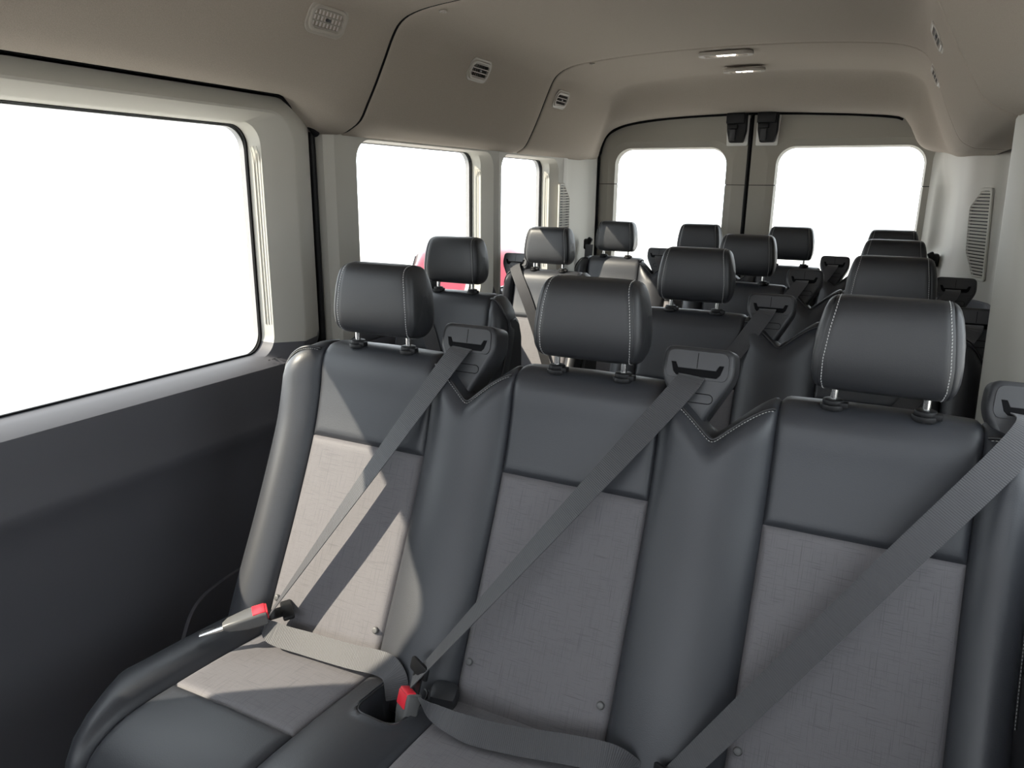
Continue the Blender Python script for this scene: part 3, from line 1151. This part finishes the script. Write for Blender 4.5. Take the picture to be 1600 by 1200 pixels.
    for x in (left + .10, right - .10):
        for yy in (-.60, -.20):
            lg = Parts()
            lg.box((x, y0 + yy, .088), (.05, .06, .176), None, .006)
            lg.box((x, y0 + yy, .006), (.08, .12, .012), None, .003)
            link('leg', lg.mesh('leg', BLACK, org), root)
    # belt guides and belts
    for (si, s, gx, gz, belt) in guides:
        x = xs[si] + s * gx
        add_guide(root, x - org[0], y0 + .004 - org[1], gz + .004, 0)
        if belt == 'auto':
            st_ = np.array([x - s * .010, y0 - .008, gz - .042])
            pts = [st_ + np.array([s * .004, .012, .006]), st_ + np.array([-s * .008, -.034, -.022]), st_ + np.array([-s * .12, -.10, -.20]), np.array([xs[si] - s * .12, y0 - .24, .60]), np.array([xs[si] - s * .15, y0 - .30, .47])]
            w0 = np.array([1.0, 0, .0])
            wd = [w0, np.array([1, .05, .1 * s]), np.array([.8, .2, .5 * s]), np.array([.6, .5, .5 * s]), np.array([.3, .8, .4 * s])]
            link('seat_belt', ribbon_mesh('seat_belt', pts, wd, .046, org=org), root)
    return root, org


R1Y, R2Y, R3Y, R4Y = 1.307, 2.183, 2.978, 3.800
front, forg = make_seat('bench_seat', 'nearest row, three-seat black leather bench with grey cloth inserts and sunlit left seat', 'bench seat',
                        [-.309, .178, .679], -.572, .915, R1Y,
                        [(0, 1, .212, 1.102, None), (1, 1, .203, 1.104, None), (2, 1, .212, 1.102, None)], detail=2)
make_seat('single_seat', 'single black leather seat by left window, directly behind the nearest bench', 'seat', [-.650], -.856, -.432, R2Y, [(0, -1, .165, 1.10, 'auto')], detail=1, group='single seats along the left windows')
make_seat('bench_seat', 'two-seat black leather bench on the right, directly behind the nearest bench', 'bench seat', [.170, .679], -.062, .915, R2Y,
          [(0, 1, .215, 1.098, 'auto'), (1, 1, .205, 1.098, 'auto')], detail=1, group='two-seat benches on the right')
make_seat('single_seat', 'single seat by left windows with sunlit beige-looking headrest and shoulder belt', 'seat', [-.654], -.856, -.438, R3Y, [(0, -1, .165, 1.10, 'auto')], detail=1, group='single seats along the left windows')
make_seat('bench_seat', 'two-seat black leather bench on the right, just ahead of the rearmost row', 'bench seat', [.180, .682], -.050, .915, R3Y,
          [(0, 1, .215, 1.098, 'auto'), (1, 1, .205, 1.098, 'auto')], detail=1, group='two-seat benches on the right')
make_seat('bench_seat', 'rearmost four-seat black leather bench in front of the back doors', 'bench seat', [-.630, -.191, .242, .677], -.850, .82, R4Y,
          [(1, -1, .205, 1.09, 'auto'), (2, 1, .205, 1.09, 'auto')], detail=1, seat_hw=.142)

# ------------------------------------------------------------------ belts and buckles of the nearest bench
def belt(name, pts, wds, width):
    return link(name, ribbon_mesh(name, pts, wds, width, org=forg, n=12), front)


def front_belt(gx, end, tw, fwd=.040):
    """shoulder run from the guide slot to the tongue, twisting on its way"""
    s0 = np.array([gx - .010, R1Y + .004, 1.060])
    s1 = np.array([gx - .019, R1Y - fwd, 1.036])
    e = np.array(end, float)
    pts = [s0, s1]
    for k in (.33, .66, 1.0):
        pts.append(s1 + (e - s1) * k + np.array([0, -.004 * math.sin(math.pi * k), 0]))
    return pts, tw


p, w = front_belt(-.097, (-.405, 1.005, .512), [(1, 0, -.05), (1, -.05, -.12), (.94, -.33, -.12), (.77, -.63, -.02), (.52, -.84, .10)])
belt('seat_belt', p, w, .046)
p, w = front_belt(.381, (-.018, .958, .505), [(1, 0, -.05), (1, -.05, -.15), (.90, -.42, -.12), (.70, -.71, -.02), (.45, -.88, .12)])
belt('seat_belt', p, w, .046)
p, w = front_belt(.891, (.440, .965, .450), [(1, 0, -.05), (1, 0, -.2), (.92, -.25, -.25), (.80, -.50, -.2), (.62, -.75, -.1)], .070)
belt('seat_belt', p, w, .046)
# lap runs
belt('lap_belt', [(-.420, .995, .497), (-.385, .985, .478), (-.30, .995, .472), (-.20, 1.000, .474), (-.12, 1.005, .478), (-.085, .995, .470), (-.07, .985, .43)],
     [(.1, -.5, .3), (0, .62, .78), (0, .70, .72), (0, .70, .72), (.0, .65, .75), (.5, .6, .6), (.8, .6, .3)], [.03, .044, .046, .046, .046, .046, .046])
belt('lap_belt', [(.005, .945, .487), (.045, .935, .478), (.12, .932, .474), (.20, .945, .474), (.29, .965, .477), (.36, .985, .470), (.40, 1.0, .44)],
     [(.2, -.3, .8), (0, .4, .8), (0, .75, .6), (0, .80, .55), (.0, .70, .65), (.2, .6, .7), (.5, .6, .5)], [.012, .030, .044, .046, .046, .046, .046])
belt('lap_belt', [(.50, .955, .480), (.62, .94, .476), (.74, .955, .478), (.86, .985, .465)], [(0, .5, .8), (0, .75, .6), (0, .75, .6), (0, .6, .7)], .046)


def orient(d, up):
    d = Vector(d).normalized()
    u = Vector(up)
    u = (u - d * u.dot(d)).normalized()
    s = d.cross(u)
    return Matrix(((d.x, s.x, u.x), (d.y, s.y, u.y), (d.z, s.z, u.z)))


def buckle(loc, d, up, stalk=True):
    Rm = orient(d, up) @ Matrix.Diagonal((1.18, 1.18, 1.18))
    # body along local x: tapered box
    st = [(-.060, .008, .005), (-.050, .013, .009), (-.020, .0175, .012), (.006, .0185, .013), (.014, .018, .0125), (.016, .016, .011)]
    V = []
    for x, hw_, hh in st:
        for y, z in rrect(-hw_, hw_, -hh, hh, .005, 3):
            V.append(tuple(Rm @ Vector((x, y, z))))
    n_ = 16
    F = grid_faces(len(st), n_, 0, True) + [list(range(n_)), [(len(st) - 1) * n_ + k for k in range(n_)]]
    b = link('buckle', fix_normals(mesh('buckle', V, F, BUCKLE, True, 40)), front, np.array(loc) - forg)
    r = Parts()
    r.box((.0140, 0, .0048), (.0075, .030, .0150), None, .002)
    r.box((.003, 0, .0120), (.022, .029, .0040), None, .0015)
    o = link('release_button', r.mesh('release_button', RED), b)
    o.matrix_basis = Rm.to_4x4()
    t = Parts()
    t.box((.032, 0, -.006), (.034, .030, .0030), None, .001)
    t.box((.050, 0, -.006), (.020, .056, .0085), None, .003)
    o = link('tongue', t.mesh('tongue', BLACK), b)
    o.matrix_basis = Rm.to_4x4()
    if stalk:
        s = Parts()
        s.box((-.075, 0, -.002), (.05, .014, .004), None, .0012)
        o = link('stalk', s.mesh('stalk', STEEL), b)
        o.matrix_basis = Rm.to_4x4()
    return b


buckle((-.426, .987, .504), (.52, .62, .10), (-.25, -.35, .9))
buckle((-.018, .948, .472), (.05, .35, .93), (-.55, -.75, .35), False)
buckle((.455, .950, .43), (-.05, .35, .9), (-.6, -.75, .35), False)
# cloth lap-pad fold in the gap beside the middle seat
q = Parts()
q.box((.018, 1.010, .452), (.055, .05, .040), (.2, .1, .3), .015)
link('buckle_boot', q.mesh('buckle_boot', SHELL, forg), front)

# ------------------------------------------------------------------ belts hanging from the rear corner pillars
def pillar_belt(x, y, s, label):
    root = empty('pillar_belt', (x, y, .55), label=label, cat='seat belt', group='seat belts hung from the rear corner pillars')
    org = (x, y, .55)
    p_ = Parts()
    p_.box((x, y, 1.085), (.030, .050, .060), None, .010)
    p_.box((x + s * .016, y - .012, 1.100), (.030, .020, .046), (0, s * .5, 0), .007)
    link('guide_loop', p_.mesh('guide_loop', BLACK, org), root)
    link('webbing', ribbon_mesh('webbing', [(x + s * .022, y - .02, 1.085), (x + s * .018, y - .025, .98), (x + s * .03, y - .04, .85), (x + s * .06, y - .07, .65)], [(.6 * s, .8, 0), (.7 * s, .7, 0), (.8 * s, .5, .1), (.9 * s, .3, .1)], .046, org=org), root)
    link('webbing', ribbon_mesh('webbing', [(x + s * .008, y - .01, 1.085), (x + s * .002, y, .95), (x - s * .002, y, .55)], [(.3 * s, .9, 0)] * 3, .046, org=org), root)


pillar_belt(-.852, 3.94, 1, 'dark belt hanging from the left rear pillar beside the rearmost bench')
pillar_belt(.862, 3.93, -1, 'dark belt hanging from the right rear pillar beside the rearmost bench')

# ------------------------------------------------------------------ ceiling vents
def ceiling_vent(loc, normal, along, w, h, label, lit_vanes=False):
    """normal points into the cabin, along = long axis"""
    root = empty('ceiling_vent', loc, label=label, cat='vent', group='louvred air vents along the roof sides')
    n_ = Vector(normal).normalized()
    a = Vector(along)
    a = (a - n_ * a.dot(n_)).normalized()
    b = n_.cross(a)
    root.matrix_world = Matrix(((a.x, b.x, n_.x, loc[0]), (a.y, b.y, n_.y, loc[1]), (a.z, b.z, n_.z, loc[2]), (0, 0, 0, 1)))
    key = (round(w, 3), round(h, 3))
    if key not in VENTS:
        o_ = rrect(-w / 2, w / 2, -h / 2, h / 2, h * .36, 7)
        i_ = rrect(-w / 2 + .011, w / 2 - .011, -h / 2 + .010, h / 2 - .010, h * .28, 7)
        pit = Parts()
        pit.box((0, 0, -.006), (w - .012, h - .012, .004), None, .001)
        VENTS[key] = (plate('bezel', o_, [i_], .006, .0035, BEZEL, 2), pit.mesh('backing', BLACK),
                      Parts().box((0, 0, 0), (w - .020, .0022, .006)).mesh('louvre', BEZEL),
                      Parts().box((0, 0, 0), (.0092, h * .155, .0012), (0, .0, 0)).mesh('vane', VANE_LIT), plate('frame_ring', rrect(-w / 2 - .007, w / 2 + .007, -h / 2 - .007, h / 2 + .007, h * .40, 7), [rrect(-w / 2 + .002, w / 2 - .002, -h / 2 + .002, h / 2 - .002, h * .34, 7)], .003, .0015, BEZEL, 1),
                      Parts().box((0, 0, 0), (.016, .007, .006), None, .0015).mesh('thumb_tab', GUIDE))
    bz, bk, lv, vn, fr_, tb = VENTS[key]
    link('bezel', bz, root)
    link('frame_ring', fr_, root, (0, 0, -.001))
    link('backing', bk, root)
    for k in (-1, 0, 1, 2):
        link('louvre', lv, root, (0, (k - .5) * h * .215, .002))
    nv_ = 8
    for i in range(nv_):
        for k in (-1, 0, 1):
            x = (i - (nv_ - 1) / 2) * (w - .026) / nv_
            v = link('vane', vn if lit_vanes else VENTS['dark'], root, (x, k * h * .215, .000), (0, .35 if lit_vanes else 1.15, 0))
    link('thumb_tab', tb, root, (0, 0, .004))
    return root


VENTS = {'dark': Parts().box((0, 0, 0), (.0085, .0112, .0012)).mesh('vane', VANE_SHADED)}
sideN = (.85, 0, -.50)
ceiling_vent((-.676, 1.600, 1.786), (.86, 0, -.46), (0, 1, 0), .132, .066, 'louvred roof vent nearest the camera, above the left sliding-door window', True)
ceiling_vent((-.700, 2.428, 1.780), (.87, 0, -.44), (0, 1, 0), .132, .066, 'louvred roof vent on the left middle headliner panel, between the other two left vents')
ceiling_vent((-.738, 3.250, 1.770), (.89, 0, -.42), (0, 1, 0), .132, .066, 'smallest-looking left roof vent, on the rear headliner panel')
ceiling_vent((.706, 2.285, 1.766), (-.87, 0, -.44), (0, -1, 0), .132, .066, 'right roof vent on the middle headliner panel, seen edge-on')
ceiling_vent((.735, 3.10, 1.776), (-.88, 0, -.44), (0, -1, 0), .132, .066, 'right roof vent on the rear headliner panel, seen edge-on')

# ------------------------------------------------------------------ dome lamps
def dome_lamp(loc, w, label):
    root = empty('dome_lamp', loc, label=label, cat='ceiling lamp', group='dome lamps on the rear headliner panel')
    h = .075
    link('bezel', plate('bezel', rrect(-w / 2, w / 2, -h / 2, h / 2, h * .48, 8), [rrect(-w / 2 + .024, w / 2 - .024, -h / 2 + .015, h / 2 - .015, .012, 5)], .008, .005, BEZEL, 3), root)
    p_ = Parts()
    p_.box((0, 0, .002), (w - .044, h - .026, .006), None, .002)
    link('lens', p_.mesh('lens', LENS), root)
    for k in (-1, 0, 1):
        l_ = Parts()
        l_.box((k * .026, 0, -.0030), (.020, .034, .006), None, .002)
        link('led', l_.mesh('led', LED), root)
    return root


dome_lamp((-.012, 3.205, 1.9085), .215, 'oval lit dome lamp just behind the roof seam, the wider of two')
dome_lamp((-.016, 3.640, 1.907), .185, 'oval lit dome lamp nearer the back doors, the smaller of two')

# headliner clips by the seams
for loc, lab in (((-.535, 1.925, 1.858), 'small round headliner clip at the front roof seam, top left'), ((-.548, 3.125, 1.892), 'small round headliner clip behind the rear roof seam, left')):
    root = empty('headliner_clip', loc, label=lab, cat='clip', group='headliner clips')
    link('cap', Parts().cyl((0, 0, 0), .012, .005, None, 20, bev=.0015).mesh('cap', BEZEL), root)
    link('dimple', Parts().cyl((0, 0, -.003), .005, .002, None, 14).mesh('dimple', BEZEL), root)

# ------------------------------------------------------------------ air extractor grilles on the rear corner trims
def grille(loc, n_, along, w, h, label, ns, cut):
    root = empty('pillar_grille', loc, label=label, cat='grille', group='slatted air grilles on the rear corner trims')
    n_ = Vector(n_).normalized()
    a = Vector(along)
    a = (a - n_ * a.dot(n_)).normalized()
    b = n_.cross(a)
    if b.z < 0:
        a, b = -a, -b
    root.matrix_world = Matrix(((a.x, b.x, n_.x, loc[0]), (a.y, b.y, n_.y, loc[1]), (a.z, b.z, n_.z, loc[2]), (0, 0, 0, 1)))
    c = cut * a.y if abs(a.y) > .1 else cut

    def outl(m):
        pts = [(-w / 2 + m, -h / 2 + m), (w / 2 - m, -h / 2 + m), (w / 2 - m, h / 2 - m), (-w / 2 + m, h / 2 - m)]
        k = .75 * w
        if cut > 0:      # slanted at the rear (+a) side
            pts = [(-w / 2 + m, -h / 2 + m), (w / 2 - m - .4 * w, -h / 2 + m), (w / 2 - m, -h / 2 + k), (w / 2 - m, h / 2 - k * .7), (w / 2 - m - .5 * w, h / 2 - m), (-w / 2 + m, h / 2 - m)]
        else:
            pts = [(w / 2 - m, -h / 2 + m), (w / 2 - m, h / 2 - m), (-w / 2 + m + .5 * w, h / 2 - m), (-w / 2 + m, h / 2 - k * .7), (-w / 2 + m, -h / 2 + k), (-w / 2 + m + .4 * w, -h / 2 + m)]
        return poly_round(pts, .012, 3)
    link('bezel', plate('bezel', outl(0), [outl(.012)], .005, .003, TRIM, 2), root)
    link('backing', plate('backing', outl(.006), [], .001, .0004, BLACK, 1), root, (0, 0, -.003))
    out = np.array(outl(.010))
    for k in range(ns):
        y = -h / 2 + .018 + (h - .036) * k / (ns - 1)
        xs_ = []
        for i in range(len(out)):
            p0, p1 = out[i], out[(i + 1) % len(out)]
            if (p0[1] - y) * (p1[1] - y) <= 0 and abs(p0[1] - p1[1]) > 1e-9:
                xs_.append(p0[0] + (p1[0] - p0[0]) * (y - p0[1]) / (p1[1] - p0[1]))
        if len(xs_) < 2:
            continue
        x0, x1 = min(xs_), max(xs_)
        if x1 - x0 < .012:
            continue
        s = Parts()
        s.box((0, 0, 0), (x1 - x0, (h - .036) / (ns - 1) * .62, .0035), (.5, 0, 0))
        link('slat', s.mesh('slat', TRIM), root, ((x0 + x1) / 2, y, .003))
    return root


grille((-.882, 3.660, 1.225), (1, 0, 0), (0, 1, 0), .145, .37, 'slatted grey air grille on the left rear corner trim, partly behind a sunlit headrest', 26, 1)
_n = Vector((-.13, -.063, 0))
grille((.9810, 3.580, 1.222), (-.9, -.436, -.075), (.436, -.9, 0), .150, .37, 'slatted grey air grille on the right rear corner trim, whole outline in view', 26, -1 if True else 1)

# ------------------------------------------------------------------ latches at the top of the back doors
def latch(x, s, label):
    root = empty('door_latch', (x, YD - .01, 1.69), label=label, cat='latch', group='black latches at the top of the back doors')
    pl_ = plate('bracket', poly_round([(-.058, .075), (.058, .075), (.056, -.080), (-.050, -.080)] if s > 0 else [(-.058, .075), (.058, .075), (.050, -.080), (-.056, -.080)], .006, 2), [], .006, .002, BRACKET, 1)
    o = link('bracket', pl_, root, (0, 0, 0), (math.pi / 2, 0, 0))
    p_ = Parts()
    V = []
    for z, hw_, d in ((.078, .058, -.055), (.030, .056, -.060), (.0, .050, -.048), (-.058, .036, -.030), (-.068, .034, -.014)):
        pass
    b = plate('latch_body', poly_round([(-.052, .078), (.050, .078), (.050, -.01), (.036, -.066), (-.032, -.066), (-.046, -.01)], .006, 2), [], .020, .004, BLACK, 2)
    link('latch_body', b, root, (0, -.024, 0), (math.pi / 2, 0, 0))
    p_.box((-.004, -.050, .052), (.092, .024, .052), None, .005)
    p_.box((-.016, -.050, .012), (.050, .022, .022), None, .004)
    link('latch_cover', p_.mesh('latch_cover', BLACK), root)
    h_ = Parts()
    h_.box((-.014, -.050, -.028), (.030, .020, .060), (.12, 0, 0), .006)
    link('lever', h_.mesh('lever', SHELL), root)


latch(-.113, 1, 'black latch at the top of the left back door, left of the centre seam')
latch(.040, -1, 'black latch at the top of the right back door, right of the centre seam')

# ------------------------------------------------------------------ red car parked outside, glimpsed past the left windows
PAINT = mat('red_paint', (0.20, 0.006, 0.020), 0.3, coat=0.3)
CARGLASS = mat('car_glass', (0.02, 0.022, 0.025), 0.05)
TYRE = mat('tyre', (0.015, 0.015, 0.015), 0.8)
RIM = mat('wheel_rim', (0.5, 0.5, 0.5), 0.3, metallic=0.9)
LAMP = mat('tail_lamp', (0.5, 0.01, 0.01), 0.2)


def loft(sections):
    V = [p for s_ in sections for p in s_]
    n_ = len(sections[0])
    return V, grid_faces(len(sections), n_, 0, True) + [list(range(n_)), [(len(sections) - 1) * n_ + k for k in range(n_)]]


CX, GZ = -3.48, -.62
car = empty('car', (CX, 4.4, GZ), label='red hatchback car parked outside beyond the left windows', cat='car')
corg = (CX, 4.4, GZ)
secs = []
for y, w, zb, zs in ((2.38, .60, -.30, -.02), (2.45, .74, -.36, .05), (2.75, .84, -.42, .14), (3.4, .87, -.42, .24), (4.4, .88, -.42, .29), (5.6, .88, -.42, .31), (6.15, .86, -.42, .32), (6.42, .80, -.38, .30), (6.50, .72, -.30, .20)):
    half = [(0, zb), (w * .92, zb), (w, zb + .10), (w * 1.0, (zb + zs) / 2), (w * .985, zs - .05), (w * .93, zs), (0, zs + .03)]
    secs.append([(CX + x, y, z) for x, z in half] + [(CX - x, y, z) for x, z in half[-2:0:-1]])
V, F = loft(secs)
link('body', fix_normals(mesh('body', V, F, PAINT, True, 40, corg)), car)
secs = []
for y, w, zr in ((3.35, .80, .27), (4.05, .70, .72), (4.5, .67, .80), (5.3, .67, .815), (5.95, .66, .76), (6.12, .68, .66), (6.40, .76, .33)):
    half = [(0, .2), (.82, .2), (.82, .28), (w + .02, max(.29, zr - .10)), (w * .92, zr - .015), (w * .7, zr + .01), (0, zr + .02)]
    secs.append([(CX + x, y, z) for x, z in half] + [(CX - x, y, z) for x, z in half[-2:0:-1]])
V, F = loft(secs)
link('cabin', fix_normals(mesh('cabin', V, F, PAINT, True, 40, corg)), car)
for s_ in (-1, 1):
    for (ya, yb, yc, yd) in ((3.85, 4.72, 4.72, 4.20), (4.80, 5.62, 5.55, 4.80)):
        V = []
        for dx in (.0, .02):
            for y, z in ((ya, .34), (yb, .34), (yc, .68), (yd, .68)):
                xw = .845 - (z - .28) * .30 + dx * .6
                V.append((CX + s_ * xw, y, z))
        link('side_window', fix_normals(mesh('side_window', V, [(0, 1, 2, 3), (4, 5, 6, 7), (0, 1, 5, 4), (1, 2, 6, 5), (2, 3, 7, 6), (3, 0, 4, 7)], CARGLASS, False, 40, corg)), car)
    for y in (3.05, 5.65):
        w_ = link('wheel', Parts().cyl((0, 0, 0), .31, .20, (0, math.pi / 2, 0), 28, bev=.03).mesh('wheel', TYRE), car, (s_ * .78, y - 4.4, .31))
        link('rim', Parts().cyl((s_ * .092, 0, 0), .20, .03, (0, math.pi / 2, 0), 20, bev=.008).mesh('rim', RIM), w_)
    link('tail_lamp', Parts().box((CX + s_ * .74, 6.42, .20), (.16, .10, .16), None, .03).mesh('tail_lamp', LAMP, corg), car)
car.location = (.66 - .497 * 10.0, .868 * 10.0, GZ)
car.rotation_euler = (0, 0, math.radians(-150.2))
car.scale = (.93, .93, .93)
